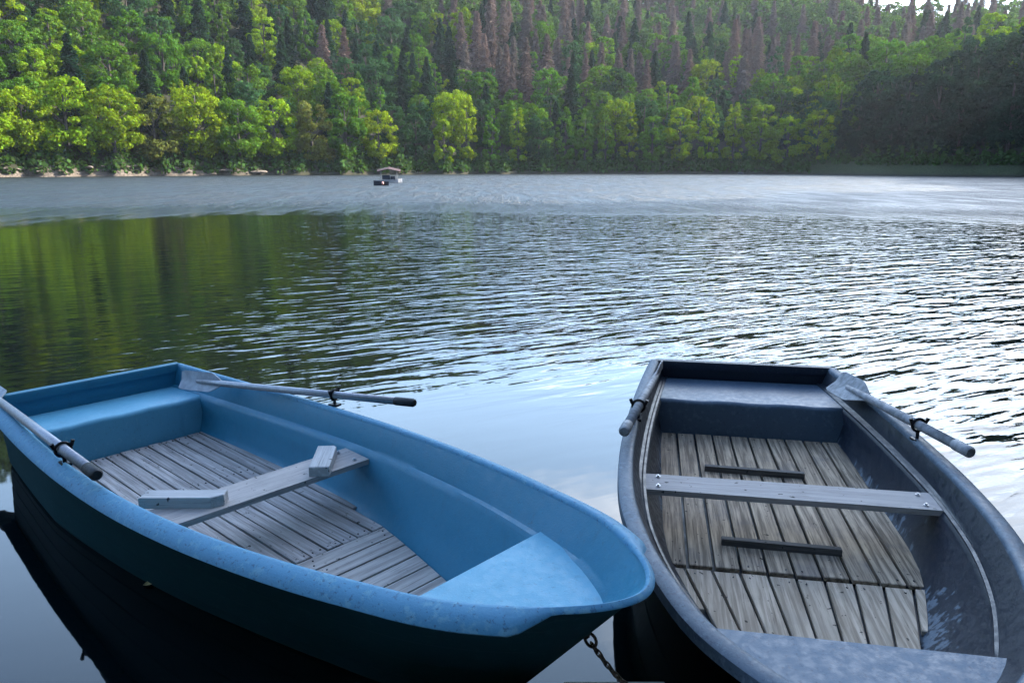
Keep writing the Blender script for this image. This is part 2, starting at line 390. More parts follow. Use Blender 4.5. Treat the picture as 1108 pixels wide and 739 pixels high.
def quads(P, U, W_):
    """P centres, U,W_ half axes arrays -> verts, faces"""
    n = len(P); V = np.empty((n, 4, 3)); V[:, 0] = P - U - W_; V[:, 1] = P + U - W_ * .6; V[:, 2] = P + U * .8 + W_; V[:, 3] = P - U * .7 + W_ * .9
    return V.reshape(-1, 3), np.arange(n * 4).reshape(n, 4)
def fastmesh(name, V, Fq, mat):
    me = bpy.data.meshes.new(name); n = len(Fq)
    me.vertices.add(len(V)); me.vertices.foreach_set('co', np.asarray(V, np.float32).ravel())
    me.loops.add(n * 4); me.loops.foreach_set('vertex_index', np.asarray(Fq, np.int32).ravel())
    me.polygons.add(n); me.polygons.foreach_set('loop_start', np.arange(0, n * 4, 4, dtype=np.int32))
    me.update(calc_edges=True); me.materials.append(mat); return me
def unit(v): return v / (np.linalg.norm(v, axis=-1, keepdims=True) + 1e-9)
def leaf_cloud(rs, H, Wd, base, n, size, lobes, peak=.5, droop=0.):
    """crown made of many boughs (lobes) over an envelope; leaf-sprays cover each bough"""
    C_ = []; rr = []
    for i in range(lobes):
        u = rs.rand(); z = base + (H - base) * (.04 + .92 * u)
        tt = (z - base) / (H - base)
        env = Wd / 2 * max(.12, (1 - abs(tt - peak) ** 2.0 / (max(peak, 1 - peak) ** 2.0)) ** .55)
        a = rs.rand() * 2 * math.pi; q = env * (.45 + .50 * rs.rand() ** .4)
        C_.append((q * math.cos(a), q * math.sin(a), z)); rr.append(Wd * (.075 + .075 * rs.rand()) * (1.15 - .45 * tt))
    C_ = np.array(C_); rr = np.array(rr)
    k = rs.choice(lobes, n, p=rr ** 2 / (rr ** 2).sum())
    dirs = unit(rs.randn(n, 3) + np.array([0, 0, .35]))
    rad = rr[k] * (.62 + .5 * rs.rand(n) ** 1.5) 
    P = C_[k] + dirs * rad[:, None] * np.array([1.05, 1.05, .72]); P[:, 2] -= droop * rad * rs.rand(n)
    nrm = unit(dirs + rs.randn(n, 3) * .55 + np.array([0, 0, .25])); U = unit(np.cross(nrm, rs.randn(n, 3))); W_ = np.cross(nrm, U)
    s = size * (.5 + .8 * rs.rand(n))[:, None] * .5
    return P, U * s * 1.25, W_ * s * .8, C_
def trunk_mesh(rs, H, C_, r0, name):
    mb = MB(); bend = rs.randn(2) * .25
    top = H * .86
    pts = [(bend[0] * (z / H) ** 2, bend[1] * (z / H) ** 2, z) for z in np.linspace(-.6, top, 7)]
    mb.tube(pts, [r0 * (1.15 - z[2] / H) + .03 for z in pts], 7)
    order = rs.permutation(len(C_))[:9]
    for i in order:
        c = C_[i]; z0 = max(c[2] * .62, H * .12); f = (z0 / H) ** 2
        mb.tube([(bend[0] * f, bend[1] * f, z0), (c[0] * .5, c[1] * .5, (z0 + c[2]) / 2 + .3), tuple(c)], [r0 * .4, r0 * .25, .03], 5)
    me = bpy.data.meshes.new(name); me.from_pydata(mb.V, [], mb.F); me.update(); me.materials.append(M['bark']); me.shade_smooth(); return me

def make_leafy(seed, H, Wd, base, n=7600, size=.42, lobes=70, peak=.42, droop=.2):
    rs = np.random.RandomState(seed)
    P, U, W_, C_ = leaf_cloud(rs, H, Wd, base, n, size, lobes, peak, droop)
    V, Fq = quads(P, U, W_)
    return fastmesh('crown', V, Fq, M['leaf']), trunk_mesh(rs, H, C_, Wd * .022 + .08, 'trunk'), H
def make_conifer(seed, H, Wd, base, n, dead):
    rs = np.random.RandomState(seed)
    whorls = 34; P = []; U = []; W_ = []
    Cs = []
    for i in range(n):
        w_ = rs.randint(whorls); tt = (w_ + rs.rand() * .35) / whorls; z = base + (H - base) * tt
        nb = 7; a = (rs.randint(nb) / nb + w_ * .37) * 2 * math.pi + rs.randn() * .12
        ln = Wd / 2 * (1 - tt) ** .85 * (.75 + .35 * math.sin(a * 2 + w_)) + .15; q = ln * rs.rand() ** .6
        P.append((q * math.cos(a), q * math.sin(a), z - q * .32 - rs.rand() * .25))
        dirv = np.array([math.cos(a), math.sin(a), -.35]); side = np.array([-math.sin(a), math.cos(a), 0]) * (1 if rs.rand() < .5 else -1)
        if dead:
            U.append((dirv * .8 + side * .6 + rs.randn(3) * .25) * .42 * (.5 + rs.rand())); W_.append(rs.randn(3) * .06)
        else:
            U.append((dirv * .7 + side * .5 + rs.randn(3) * .2) * .38); W_.append(side * .16 + np.array([0, 0, -.12]) + rs.randn(3) * .06)
        if i % 200 == 0: Cs.append((ln * math.cos(a) * .8, ln * math.sin(a) * .8, z))
    V, Fq = quads(np.array(P), np.array(U), np.array(W_))
    mb = MB(); mb.tube([(0, 0, -.6), (0, 0, H * .5), (0, 0, H)], [Wd * .035 + .06, Wd * .022 + .04, .03], 6)
    me = bpy.data.meshes.new('trunk'); me.from_pydata(mb.V, [], mb.F); me.update(); me.materials.append(M['bark'])
    return fastmesh('crown', V, Fq, M['twig'] if dead else M['leaf']), me, H

LEAFY = [make_leafy(1, 15, 11, 1.0), make_leafy(2, 16, 10, .6, lobes=80), make_leafy(3, 14, 12, .8, lobes=84), make_leafy(4, 17, 9.5, 1.2, peak=.5), make_leafy(5, 13, 9, .5, lobes=62, peak=.35), make_leafy(6, 16, 12.5, 1.4, n=9000, lobes=90, peak=.5)]
SLIM = [make_leafy(11, 17, 5.5, .8, 5200, .40, 60, .4, .8), make_leafy(12, 15, 5, .6, 4600, .40, 54, .35, .8), make_leafy(13, 13, 6, .5, 4600, .42, 50, .4, .6)]
CONI = [make_conifer(21, 19, 9, 1.5, 5200, False), make_conifer(22, 16, 8, 1., 4600, False)]
DEAD = [make_conifer(31, 18, 7.6, 1.5, 4200, True), make_conifer(32, 16, 7, 1.2, 3800, True), make_conifer(33, 20, 7.6, 3, 4200, True)]

def place_tree(name, meshes, x, y, z, sc, rz, color, label, cat, group, sx=1.0):
    root = empty(name, (x, y, z), rz); root.scale = (sc * sx, sc * sx, sc)
    tag(root, label, cat, group)
    tr = bpy.data.objects.new('trunk', meshes[1]); COL.objects.link(tr); tr.parent = root
    cr = bpy.data.objects.new('crown', meshes[0]); COL.objects.link(cr); cr.parent = root; cr.color = color + (1,)
    return root
def jit(c, a=.18):
    k = 1 + (rnd.random() - .5) * 2 * a; return (c[0] * k * (1 + (rnd.random() - .5) * .2), c[1] * k, c[2] * k)
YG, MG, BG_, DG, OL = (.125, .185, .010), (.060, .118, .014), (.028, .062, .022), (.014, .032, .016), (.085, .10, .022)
DEADC = (.125, .092, .080)
ORD = ['', 'first', 'second', 'third', 'fourth', 'fifth', 'sixth', 'seventh', 'eighth', 'ninth', 'tenth', 'eleventh', 'twelfth', 'thirteenth', 'fourteenth', 'fifteenth', 'sixteenth', 'seventeenth', 'eighteenth', 'nineteenth', 'twentieth'] 
def ordw(n):
    if n <= 20: return ORD[n]
    tens = {2: 'twenty', 3: 'thirty', 4: 'forty', 5: 'fifty', 6: 'sixty'}[n // 10]
    return (tens + '-' + ORD[n % 10]) if n % 10 else {2: 'twentieth', 3: 'thirtieth', 4: 'fortieth', 5: 'fiftieth', 6: 'sixtieth'}[n // 10]

# ---- front row along the far shore, each with its own label
def zone3(az): return 'left' if az < -12 else ('middle' if az < 9 else 'right')
az = -37.0; row = []
while az < 35.6:
    D = float(shore(az)) + 3.2 + rnd.random() * 2.5
    if az < -8:
        k = rnd.choice([0, 1, 2, 3, 5]); kind = 'broad'; sc = .86 + rnd.random() * .24; c = rnd.choice([YG, YG, YG, MG, OL]); sc *= .92; w_ = 8.2
    elif az < 22:
        if rnd.random() < .35: k = rnd.randrange(3); kind = 'slim'; sc = .8 + rnd.random() * .2; c = rnd.choice([MG, YG]); w_ = 6.2
        else: k = rnd.choice([0, 1, 3, 4]); kind = 'broad'; sc = .78 + rnd.random() * .22; c = rnd.choice([MG, YG, YG, BG_]); sc *= .92; w_ = 7.0
    else:
        D = float(shore(az)) + 7 + rnd.random() * 3
        k = rnd.choice([0, 2, 4]); kind = 'broad'; sc = (.28 + .40 * min(1, max(0, (az - 22.5) / 6))) + rnd.random() * .1; c = DG; w_ = 9 * sc + 1  # headland end of the row: shade is put into the leaf colour
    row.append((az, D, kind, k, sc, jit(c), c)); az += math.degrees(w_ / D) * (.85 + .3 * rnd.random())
def cname(c): return {YG: 'bright yellow green', MG: 'mid green', OL: 'olive green', BG_: 'bluish green', DG: 'shade-darkened green'}[c]
for i, (az, D, kind, k, sc, c, c0) in enumerate(row):
    x, y = D * math.sin(R(az)), D * math.cos(R(az))
    m = SLIM[k] if kind == 'slim' else LEAFY[k]
    lab = '%s %s leafy tree, %s from the left along the far shore' % (cname(c0), 'slender' if kind == 'slim' else 'broad', ordw(i + 1))
    place_tree('leafy_tree', m, x, y, float(height(az, D)) - .2, sc, rnd.random() * 6.28, c, lab, 'tree', 'leafy trees in the shoreline row')

# ---- hillside behind
cnt = {'leafy': len(row), 'dead': 0, 'conifer': 0}
far_list = []
def elev(az, D): return math.degrees(math.atan2(float(height(az, D)) - CAM_H, D))
d0 = 12.0; ri = 0
while d0 < 232:
    az = -39.0 + rnd.random()
    while az < 39:
        S = float(shore(az)); D = S + d0 + (rnd.random() - .5) * 5
        aj = az + (rnd.random() - .5) * .6
        x, y = D * math.sin(R(aj)), D * math.cos(R(aj)); z = float(height(aj, D))
        e = elev(aj, D)
        px = 554 + 820 * math.tan(R(aj)) / .97; t_ = d0 / 215
        patch = math.sin(x / 27 + 1.3) + math.sin(y / 22 + x / 41)
        if aj > 23.2 and d0 < 44: typ = 'leafy'; c = DG  # headland leaves coloured darker to paint in its shade
        else:
            pd = 0.0
            if -14 < aj < 23.5 and t_ > .16: pd = .60 if patch > -.2 else .16
            if -14 < aj < 0 and t_ < .22: pd *= .4
            if aj > 2 and t_ > .42: pd = max(pd, .34)
            q = rnd.random()
            if q < pd: typ = 'dead'; c = DEADC
            elif q < pd + (.20 if aj < -12 else (.12 if aj < 18 else .05)): typ = 'conifer'; c = DG
            else:
                typ = 'leafy'
                c = rnd.choice([MG, BG_, MG, YG]) if aj > -12 else rnd.choice([MG, BG_, MG, YG])
        vis = e < 11.6 and abs(aj) < 36.5 and z - 0 > -1
        lim = {'leafy': 296, 'dead': 290, 'conifer': 200}[typ]
        if vis and cnt[typ] < lim:
            cnt[typ] += 1
            side = zone3(aj); 
            if aj > 23.2: side = 'headland'
            low = 'lower' if t_ < .33 else ('middle' if t_ < .66 else 'upper')
            where = 'on the shaded right headland' if (side == 'headland' and d0 < 44) else ('on the %s slope at the %s of the hillside' % (low, {'left': 'left', 'middle': 'centre', 'right': 'right', 'headland': 'far right'}[side]))
            if typ == 'leafy':
                m = rnd.choice(LEAFY) if rnd.random() < .8 else rnd.choice(SLIM)
                sc = .62 + rnd.random() * .32
                if aj > 23.2 and d0 < 44: sc *= 1.1
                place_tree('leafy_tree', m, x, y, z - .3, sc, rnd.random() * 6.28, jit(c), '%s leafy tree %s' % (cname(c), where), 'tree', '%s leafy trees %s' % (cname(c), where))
            elif typ == 'dead':
                place_tree('dead_spruce', rnd.choice(DEAD), x, y, z - .3, .72 + rnd.random() * .34, rnd.random() * 6.28, jit(c, .25), 'bare brown dead spruce %s' % where, 'dead tree', 'dead brown spruces %s' % where)
            else:
                place_tree('spruce_tree', rnd.choice(CONI), x, y, z - .3, .72 + rnd.random() * .36, rnd.random() * 6.28, jit(c), 'dark green pointed spruce %s' % where, 'tree', 'dark spruces %s' % where)
        else: far_list.append((x, y, z, typ, c))
        az += math.degrees((7.6 if typ != 'dead' else 5.4) / D) * (.8 + .4 * rnd.random())
    d0 += 8.8 + ri * .06; ri += 1
# beyond the frame: flanks of the valley
for (a0, a1, dmax) in ((-62, -39, 150), (39, 74, 170)):
    for _ in range(420):
        a = a0 + (a1 - a0) * rnd.random(); d_ = 5 + dmax * rnd.random(); D = float(shore(a)) + d_
        far_list.append((D * math.sin(R(a)), D * math.cos(R(a)), float(height(a, D)), 'leafy', MG))
def merged_wood(name, lst, label, seed, big=1.0):
    rs = np.random.RandomState(seed)
    protos = {'leafy': [], 'dead': [], 'conifer': [], 'dead_hi': [], 'conifer_hi': []}
    for s in range(4):
        P, U, W_, C_ = leaf_cloud(np.random.RandomState(50 + s), 15, 10.5, .8, 2400, .66, 70, .5, .2); protos['leafy'].append(quads(P, U, W_)[0])
    for s in (0,):
        for key, src in (('dead', DEAD[0][0]), ('conifer', CONI[0][0])):
            a = np.empty(len(src.vertices) * 3, np.float32); src.vertices.foreach_get('co', a); a = a.reshape(-1, 4, 3); protos[key + '_hi'].append(a.reshape(-1, 3).copy()); a = a[::2]; c = a.mean(1, keepdims=True); protos[key].append(((a - c) * 1.5 + c).reshape(-1, 3))
    Vs = []
    for (x, y, z, typ, c) in lst:
        if typ != 'leafy' and x > .2 * y: typ += '_hi'
        v = protos[typ][rs.randint(len(protos[typ]))]; an = rs.rand() * 6.28; s = (.75 + rs.rand() * .4) * big * (.88 if big == 1 else 1)
        ca, sa = math.cos(an) * s, math.sin(an) * s
        Vs.append(np.stack([v[:, 0] * ca - v[:, 1] * sa + x, v[:, 0] * sa + v[:, 1] * ca + y, v[:, 2] * s + z - .3], 1))
    V = np.vstack(Vs); me = fastmesh(name, V, np.arange(len(V)).reshape(-1, 4), M['leaf'])
    o = bpy.data.objects.new(name, me); COL.objects.link(o); o.color = (.062, .105, .028, 1)
    tag(o, label, 'woodland', kind='stuff'); return o
merged_wood('distant_wood', far_list, 'mass of trees covering the upper hill and the valley flanks', 3)
near_list = []  # unseen trees added right of and behind the camera to shade the boats
for _ in range(190):
    a = 46 + 58 * rnd.random(); D = float(shore(a)) + 3.5 + 34 * rnd.random() ** 1.1
    near_list.append((D * math.sin(R(a)), D * math.cos(R(a)), float(height(a, D)), 'leafy', MG))
for _ in range(110):
    a = 104 + 136 * rnd.random(); D = 21 + 34 * rnd.random()
    near_list.append((D * math.sin(R(a)), D * math.cos(R(a)), float(height(a if a < 180 else a - 360, D)), 'leafy', MG))
merged_wood('bank_shade_wood', near_list, 'unseen leafy wood right of and behind the boats, added for shade', 4, 1.6)

# undergrowth hanging over the waterline
rs = np.random.RandomState(9); n_ = 26000
ua = -38 + 74 * rs.rand(n_); ud = .4 + 6.5 * rs.rand(n_) ** 1.1
clump = (np.sin(ua * 9.1) + np.sin(ua * 23.7 + 1) * .7 + 1.9) / 3.6
keep = (rs.rand(n_) < np.where(ua < -14,   .15 + .6 * clump, .55 + .45 * clump)) & ~((ua > 21) & (ud < 3.5))
ua, ud, clump = ua[keep], ud[keep], clump[keep]; uD = shore(ua) + ud
uz = height(ua, uD) + (.2 + 3.6 * clump * rs.rand(len(ua)) ** 1.3) * (.45 + .1 * ud)
P = np.stack([uD * np.sin(np.radians(ua)), uD * np.cos(np.radians(ua)), uz], 1); nn = unit(rs.randn(len(ua), 3)); U = unit(np.cross(nn, rs.randn(len(ua), 3))); W_ = np.cross(nn, U); sz = (.18 + .28 * rs.rand(len(ua)))[:, None]
Vq, Fq = quads(P, U * sz, W_ * sz); ug = bpy.data.objects.new('undergrowth', fastmesh('undergrowth', Vq, Fq, M['leaf'])); COL.objects.link(ug); ug.color = (.040, .075, .02, 1)
tag(ug, 'low bushes and undergrowth along the far waterline', 'undergrowth', kind='stuff')

# ---- rocks, post and buoy on the far shore
t = MT('shore_rock'); v = t.objv(); t.set(t.mix(t.ramp(t.noise(v, 2.2, 5, .65), .35, .65), (.07, .058, .048), (.19, .155, .125)), .9, .2); t.bump(t.noise(v, 5, 4), .08, .8); M['rock'] = t.m
rock_me = []
for s in range(4):
    import bmesh
    bm = bmesh.new(); bmesh.ops.create_icosphere(bm, subdivisions=3, radius=1)
    rs = np.random.RandomState(70 + s); pl = unit(rs.randn(9, 3)); dq = .55 + rs.rand(9) * .3
    for vv in bm.verts:
        c = np.array(vv.co); 
        for q in range(9):
            e = c @ pl[q] - dq[q]
            if e > 0: c = c - pl[q] * e
        vv.co = Vector(c * np.array([1.3, .9, .55]))
    me = bpy.data.meshes.new('shore_rock'); bm.to_mesh(me); bm.free(); me.materials.append(M['rock']); rock_me.append(me)
ri = 0
for a in np.arange(-36, -14.5, .95):
    a = float(a) + (rnd.random() - .5) * .5; D = float(shore(a)) + .3 + rnd.random() * 2.0
    o = bpy.data.objects.new('shore_rock', rnd.choice(rock_me)); COL.objects.link(o)
    s = .35 + rnd.random() ** 2 * .75; o.location = (D * math.sin(R(a)), D * math.cos(R(a)), float(height(a, D)) + .05); o.scale = (s * 1.5, s, s * .8); o.rotation_euler = (0, 0, rnd.random() * 3)
    tag(o, 'pale weathered rock at the waterline below the trees on the left far shore', 'rock', 'rocks along the left far shore')

# ------------------------------------------------------------------ rowing boats
def rowboat(name, loc, th, Lg, z0, z1, tab, rake, P):
    root = empty(name, (loc[0], loc[1], 0), th)
    St = np.array([0, .12, .25, .4, .55, .7, .82, .92, .975]); Tb = np.array(tab)
    pw = math.log(Tb[7] / Tb[8]) / math.log(.08 / .025)
    mm = np.gradient(Tb, St); mm[7] = -Tb[7] * pw / .08
    def Wf(s):
        if s >= .92: return Tb[7] * (max(1 - s, 0) / .08) ** pw
        i = int(np.clip(np.searchsorted(St, s) - 1, 0, 7)); h = St[i + 1] - St[i]; u = (s - St[i]) / h
        return (2*u**3-3*u**2+1)*Tb[i]+(u**3-2*u**2+u)*h*mm[i]+(-2*u**3+3*u**2)*Tb[i+1]+(u**3-u**2)*h*mm[i+1]
    zg = lambda s: z0 + z1 * s * s
    ss = list(np.linspace(0, .90, 55)) + [1 - .1 * (1 - u) ** 2 for u in np.linspace(0, 1, 26)[1:]]
    ZB = -.14
    def hullpt(s, t, off=0):
        z = zg(s) + (ZB - zg(s)) * t
        tw = zg(s) / (zg(s) - ZB)                       # t at the waterline
        c0 = float(np.clip(.97 - .5 * (s - .28), .6, .965))
        if t <= tw: c = 1 - (1 - c0) * (t / tw) ** 1.25
        else: c = c0 * (1 - ((t - tw) / (1 - tw)) ** 1.6)
        x = s * (Lg - rake * min(t / tw, 1.25)) + .05 * t * (1 - s) * 1.0
        return x, Wf(s) * c + off * min(1, Wf(s) / .2), z
    def hull_y(x, z):
        sx = x / Lg
        for _ in range(8):
            sx = min(max(sx, 0), 1); t_ = (zg(sx) - z) / (zg(sx) - ZB); tw = zg(sx) / (zg(sx) - ZB); sx = x / (Lg - rake * min(max(t_, 0) / tw, 1.25))
        if sx >= 1: return 0
        return hullpt(sx, min(max((zg(sx) - z) / (zg(sx) - ZB), 0), 1))[1]
    lv = []
    strk = P.get('strakes', 6)
    for k in range(strk):
        a, b = k / strk, (k + 1) / strk
        for u in np.linspace(a + (.011 if k else 0), b, 4): lv.append((u, .0020 * (u - a) / (b - a) if k < strk - 1 else 0))
    V = []; F = []
    nl = len(lv)
    for sg in (1, -1):
        for s in ss:
            for (t_, off) in lv:
                x, y, z = hullpt(s, t_, off if s < .999 else 0); V.append((x, sg * y, z))
    ns = len(ss)
    for q in range(2):
        b0 = q * ns * nl
        for i in range(ns - 1):
            for j in range(nl - 1):
                f = (b0 + i * nl + j, b0 + i * nl + j + 1, b0 + (i + 1) * nl + j + 1, b0 + (i + 1) * nl + j)
                F.append(f if q else f[::-1])
    for j in range(nl - 1): F.append((j, j + 1, ns * nl + j + 1, ns * nl + j))      # transom
    meshobj('hull', V, F, P['hull'], root, angle=6)
    # plan curve with normals (port side), from stern to bow
    PC = []
    for i, s in enumerate(ss):
        e = 1e-3; s1, s2 = max(s - e, 0), min(s + e, 1)
        tx, ty = (s2 - s1) * Lg, Wf(s2) - Wf(s1)
        if s > .9995: tx, ty = 0, -1
        l = math.hypot(tx, ty); PC.append((s, s * Lg, Wf(s), -ty / l, tx / l))
    # liner: (inset, depth below gunwale or absolute z)
    fz = .018
    def linerpt(s, x, y, nx, ny, ins, z, stern=None):
        xx, yy = x - nx * ins, y - ny * ins
        if yy < 0: yy = 0
        if ins > .02:
            tw_ = (zg(1) - z) / zg(1); xx = min(xx, Lg - rake * max(0, min(tw_, 1.2)) - .02)
            yy = min(yy, max(hull_y(xx, z) - .022, 0))
        return (max(xx, stern if stern is not None else .035), yy, z)
    def ledge(s): return .045 + P['ledge_grow'] * float(np.clip((s - .55) / .3, 0, 1))
    def lines(s):
        g = zg(s); lg = ledge(s); dz = P['ledge_d']; fl = P['floor_in'][0] + P['floor_in'][1] * s + .004
        r = [(.0, g), (.010, g - .012), (lg * .8, g - dz + .02), (lg * .9, g - dz + .006), (lg + .012, g - dz)]
        if P.get('rib'): r += [(lg + .02, g - dz + .006), (lg + .032, g - dz + .001), (lg + .03, g - dz - .012), (lg + .038, g - dz - .022)]
        r += [(lg + .03 + (.012 if P.get('rib') else 0), g - dz - .03), ((lg + fl) / 2, (g - dz + fz) / 2 + .02), (fl - .004, fz + .075), (fl + .01, fz + .025), (fl + .06, .006)]
        return r
    nr = len(lines(0)); V = []; F = []
    for sg in (1, -1):
        for (s, x, y, nx, ny) in PC:
            if s > .985: nx, ny, = nx, ny
            for ins, z in lines(s):
                a, b, c = linerpt(s, x, y, nx, ny, ins, z); V.append((a, sg * b, c))
    for q in range(2):
        b0 = q * ns * nr
        for i in range(ns - 1):
            for j in range(nr - 1):
                f = (b0 + i * nr + j, b0 + (i + 1) * nr + j, b0 + (i + 1) * nr + j + 1, b0 + i * nr + j + 1)
                F.append(f if q else f[::-1])
    for i in range(ns - 1): F.append((i * nr + nr - 1, (i + 1) * nr + nr - 1, ns * nr + (i + 1) * nr + nr - 1, ns * nr + i * nr + nr - 1))
    for j in range(nr - 1): F.append((j, j + 1, ns * nr + j + 1, ns * nr + j))
    ln = meshobj('inner_lining', V, F, [P['liner'], M['gap_shade']], root, angle=40)
    for p_ in ln.data.polygons:
        if max(ln.data.vertices[v_].co.z for v_ in p_.vertices) < .03: p_.material_index = 1
    # rim, swept right round: port stern -> bow -> starboard stern, and the transom cap
    path = [(s, x, y, nx, ny) for (s, x, y, nx, ny) in PC] + [(s, x, -y, nx, -ny) for (s, x, y, nx, ny) in PC[::-1][1:]]
    sec = P['rim']; V = []; F = []
    for (s, x, y, nx, ny) in path:
        k = 1.0
        if P.get('rim_taper'): k = 1 - .78 * float(np.clip((s - .945) / .02, 0, 1))
        for (o_, u_) in sec: V.append((x + nx * o_ * (k if o_ > 0 else 1), y + ny * o_ * (k if o_ > 0 else 1), zg(s) + u_ * (k if u_ < 0 else 1)))
    m_ = len(sec)
    for i in range(len(path) - 1):
        for j in range(m_): F.append((i * m_ + j, (i + 1) * m_ + j, (i + 1) * m_ + (j + 1) % m_, i * m_ + (j + 1) % m_))
    F.append(tuple(range(m_))); F.append(tuple((len(path) - 1) * m_ + j for j in range(m_ - 1, -1, -1)))
    meshobj('gunwale', V, F, P['rim_mat'], root, angle=50)
    # transom cap
    wS = Wf(0) + .012; mb = MB(); pr = [(-.028, -.05), (-.030, -.004), (-.018, .007), (.034, .007), (.041, -.004), (.041, -.05)]
    V = []; F = []; K = 9
    for i in range(K):
        y = -wS + 2 * wS * i / (K - 1)
        for (a, b) in pr: V.append((a, y, z0 + b))
    for i in range(K - 1):
        for j in range(6): F.append((i * 6 + j, i * 6 + (j + 1) % 6, (i + 1) * 6 + (j + 1) % 6, (i + 1) * 6 + j))
    F.append(tuple(range(5, -1, -1))); F.append(tuple((K - 1) * 6 + j for j in range(6)))
    meshobj('transom_cap', V, F, P['cap_mat'], root, angle=50)
    # stern bench: box seat with a rounded front edge
    xf, zb = P['bench']; insb = .03
    yb0 = Wf(.02) - .04; yb1 = Wf(xf / Lg) - .045; fy = Wf(xf / Lg) - .08
    V = []; F = []
    prof = [(.03, zb)] + [(xf - .03 + .03 * math.sin(a), zb - .03 + .03 * math.cos(a)) for a in np.linspace(0, math.pi / 2, 5)] + [(xf + .012, fz - .02)]
    NY = 13
    for i in range(NY):
        f = -1 + 2 * i / (NY - 1)
        for q, (a, b) in enumerate(prof):
            yy = yb0 if q == 0 else yb1
            V.append((a, f * yy, b + .004 * math.sin(i * 1.7) * (q > 0) * (q < 6)))
    m_ = len(prof)
    for i in range(NY - 1):
        for j in range(m_ - 1): F.append((i * m_ + j, i * m_ + j + 1, (i + 1) * m_ + j + 1, (i + 1) * m_ + j))
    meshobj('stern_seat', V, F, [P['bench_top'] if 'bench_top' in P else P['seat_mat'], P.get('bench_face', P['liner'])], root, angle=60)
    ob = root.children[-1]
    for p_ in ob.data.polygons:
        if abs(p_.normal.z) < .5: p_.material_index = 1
    # bow platform
    xp, zp, zp2 = P['bow']
    V = []; top = []
    sp0 = xp / Lg; xe = Lg - rake * (zg(1) - zp2) / zg(1) - .004; pts = []
    for u in np.linspace(0, 1, 34):
        X_ = xp + (xe - xp) * (1 - (1 - u) ** 2); Z_ = zp + (zp2 - zp) * u
        pts.append((X_, max(hull_y(X_, Z_) - .010, 0) if u < 1 else 0, Z_))
    nP = len(pts)
    V = [(a, b, c) for a, b, c in pts] + [(a, -b, c) for a, b, c in pts]
    F = [(i, nP + i, nP + i + 1, i + 1) for i in range(nP - 1)]
    k = len(V); V += [(xp - .008, pts[0][1], zp - .012), (xp - .008, -pts[0][1], zp - .012), (xp - .008, hull_y(xp, fz) - .03, fz), (xp - .008, -hull_y(xp, fz) + .03, fz)]
    F += [(0, k, k + 1, nP), (k, k + 2, k + 3, k + 1)]
    meshobj('bow_deck', V, F, P['seat_mat'], root, angle=30)
    # floorboards
    def fhw(x): s = x / Lg; return max(min(Wf(s) - (P['floor_in'][0] + P['floor_in'][1] * s) - .006, hull_y(x, P['floor_z']) - .028), .002)
    def panel(x0, x1, pitch, gap, mat, nm, zf, long=True, skew=0.0):
        mb = MB()
        if long:
            nP_ = int(2 * P['floor_w'] / pitch + 1.5); 
            for i in range(nP_):
                y0 = -nP_ * pitch / 2 + i * pitch + gap / 2; y1 = y0 + pitch - gap
                f0 = lambda x, y: y * (1 - skew * (x - x0))
                xs = np.linspace(x0, x1, 30)
                ok = [x for x in xs if min(abs(f0(x, y0)), abs(f0(x, y1))) < fhw(x) and min(fhw(x), max(f0(x, y0), f0(x, y1))) - max(-fhw(x), min(f0(x, y0), f0(x, y1))) > .018]
                if len(ok) < 3: continue
                xa, xb = ok[0], ok[-1]
                if xb > x1 - .001: xb = x1 + (rnd.random() - .5) * .012
                xs2 = np.linspace(xa, xb, 9)
                A_ = [(x, max(-fhw(x), f0(x, y0))) for x in xs2]; B_ = [(x, min(fhw(x), f0(x, y1))) for x in xs2]
                dz = (rnd.random() - .5) * .004
                mb.prism(A_ + B_[::-1], zf - .02 + dz, zf + dz, .003)
        else:
            x = x0
            while x < x1 - .02:
                xb = min(x + pitch - gap, x1)
                h0, h1 = fhw(x) , fhw(xb); dz = (rnd.random() - .5) * .003
                mb.prism([(x, -h0), (xb, -h1), (xb, h1), (x, h0)], zf - .02 + dz, zf + dz, .003); x += pitch
        return mb.build(nm, mat, root)
    for a in P['panels']: panel(*a)
    nb = MB(); mb = MB()
    for (x0, x1, pitch, gap, mat_, nm_, zf_, lng, *_) in P['panels']:
        if lng:
            for xn in [x0 + .035, x1 - .035] + list(np.arange(x0 + .85, x1 - .3, 5.)):
                for i in range(-8, 9):
                    for f in ((-.24, .24) if P.get('rib') is None else (-.2 + .4 * (i % 2),)):
                        y = (i + f + (.5 if int(2 * P['floor_w'] / pitch + 1.5) % 2 == 0 else 0)) * pitch * (1 - (_[0] if _ else 0) * (xn - x0))
                        if abs(y) < fhw(xn) - .012: nb.prism([(xn + rnd.random() * .012 + .0042 * math.cos(q), y + .0042 * math.sin(q)) for q in np.linspace(0, 5.2, 6)], zf_ - .002, zf_ + .0028)
        else:
            x = x0
            while x < x1 - .02:
                for y in (-.42, -.40, 0, .02, .40, .42):
                    if abs(y) < fhw(x + .05) - .02: nb.prism([(x + .05 + (.02 if abs(y) in (.4, 0) else -.02) + .0042 * math.cos(q), y + .0042 * math.sin(q)) for q in np.linspace(0, 5.2, 6)], zf_ - .002, zf_ + .0025)
                x += pitch
    nb.build('nail_heads', M['iron'], root)
    # thwart
    xa, xb, zt, wfac = P['thwart']
    ya, yb = Wf(xa / Lg) - ledge(xa / Lg) - wfac, Wf(xb / Lg) - ledge(xb / Lg) - wfac
    ya = min(ya, hull_y(xa, zt - .03) - .02); yb = min(yb, hull_y(xb, zt - .03) - .02)
    mb = MB(); mb.prism([(xa, -ya), (xb, -yb), (xb, yb), (xa, ya)], zt - .028, zt, .003); mb.build('thwart', M['thwart'], root)
    if P.get('end_shade'):
        pass
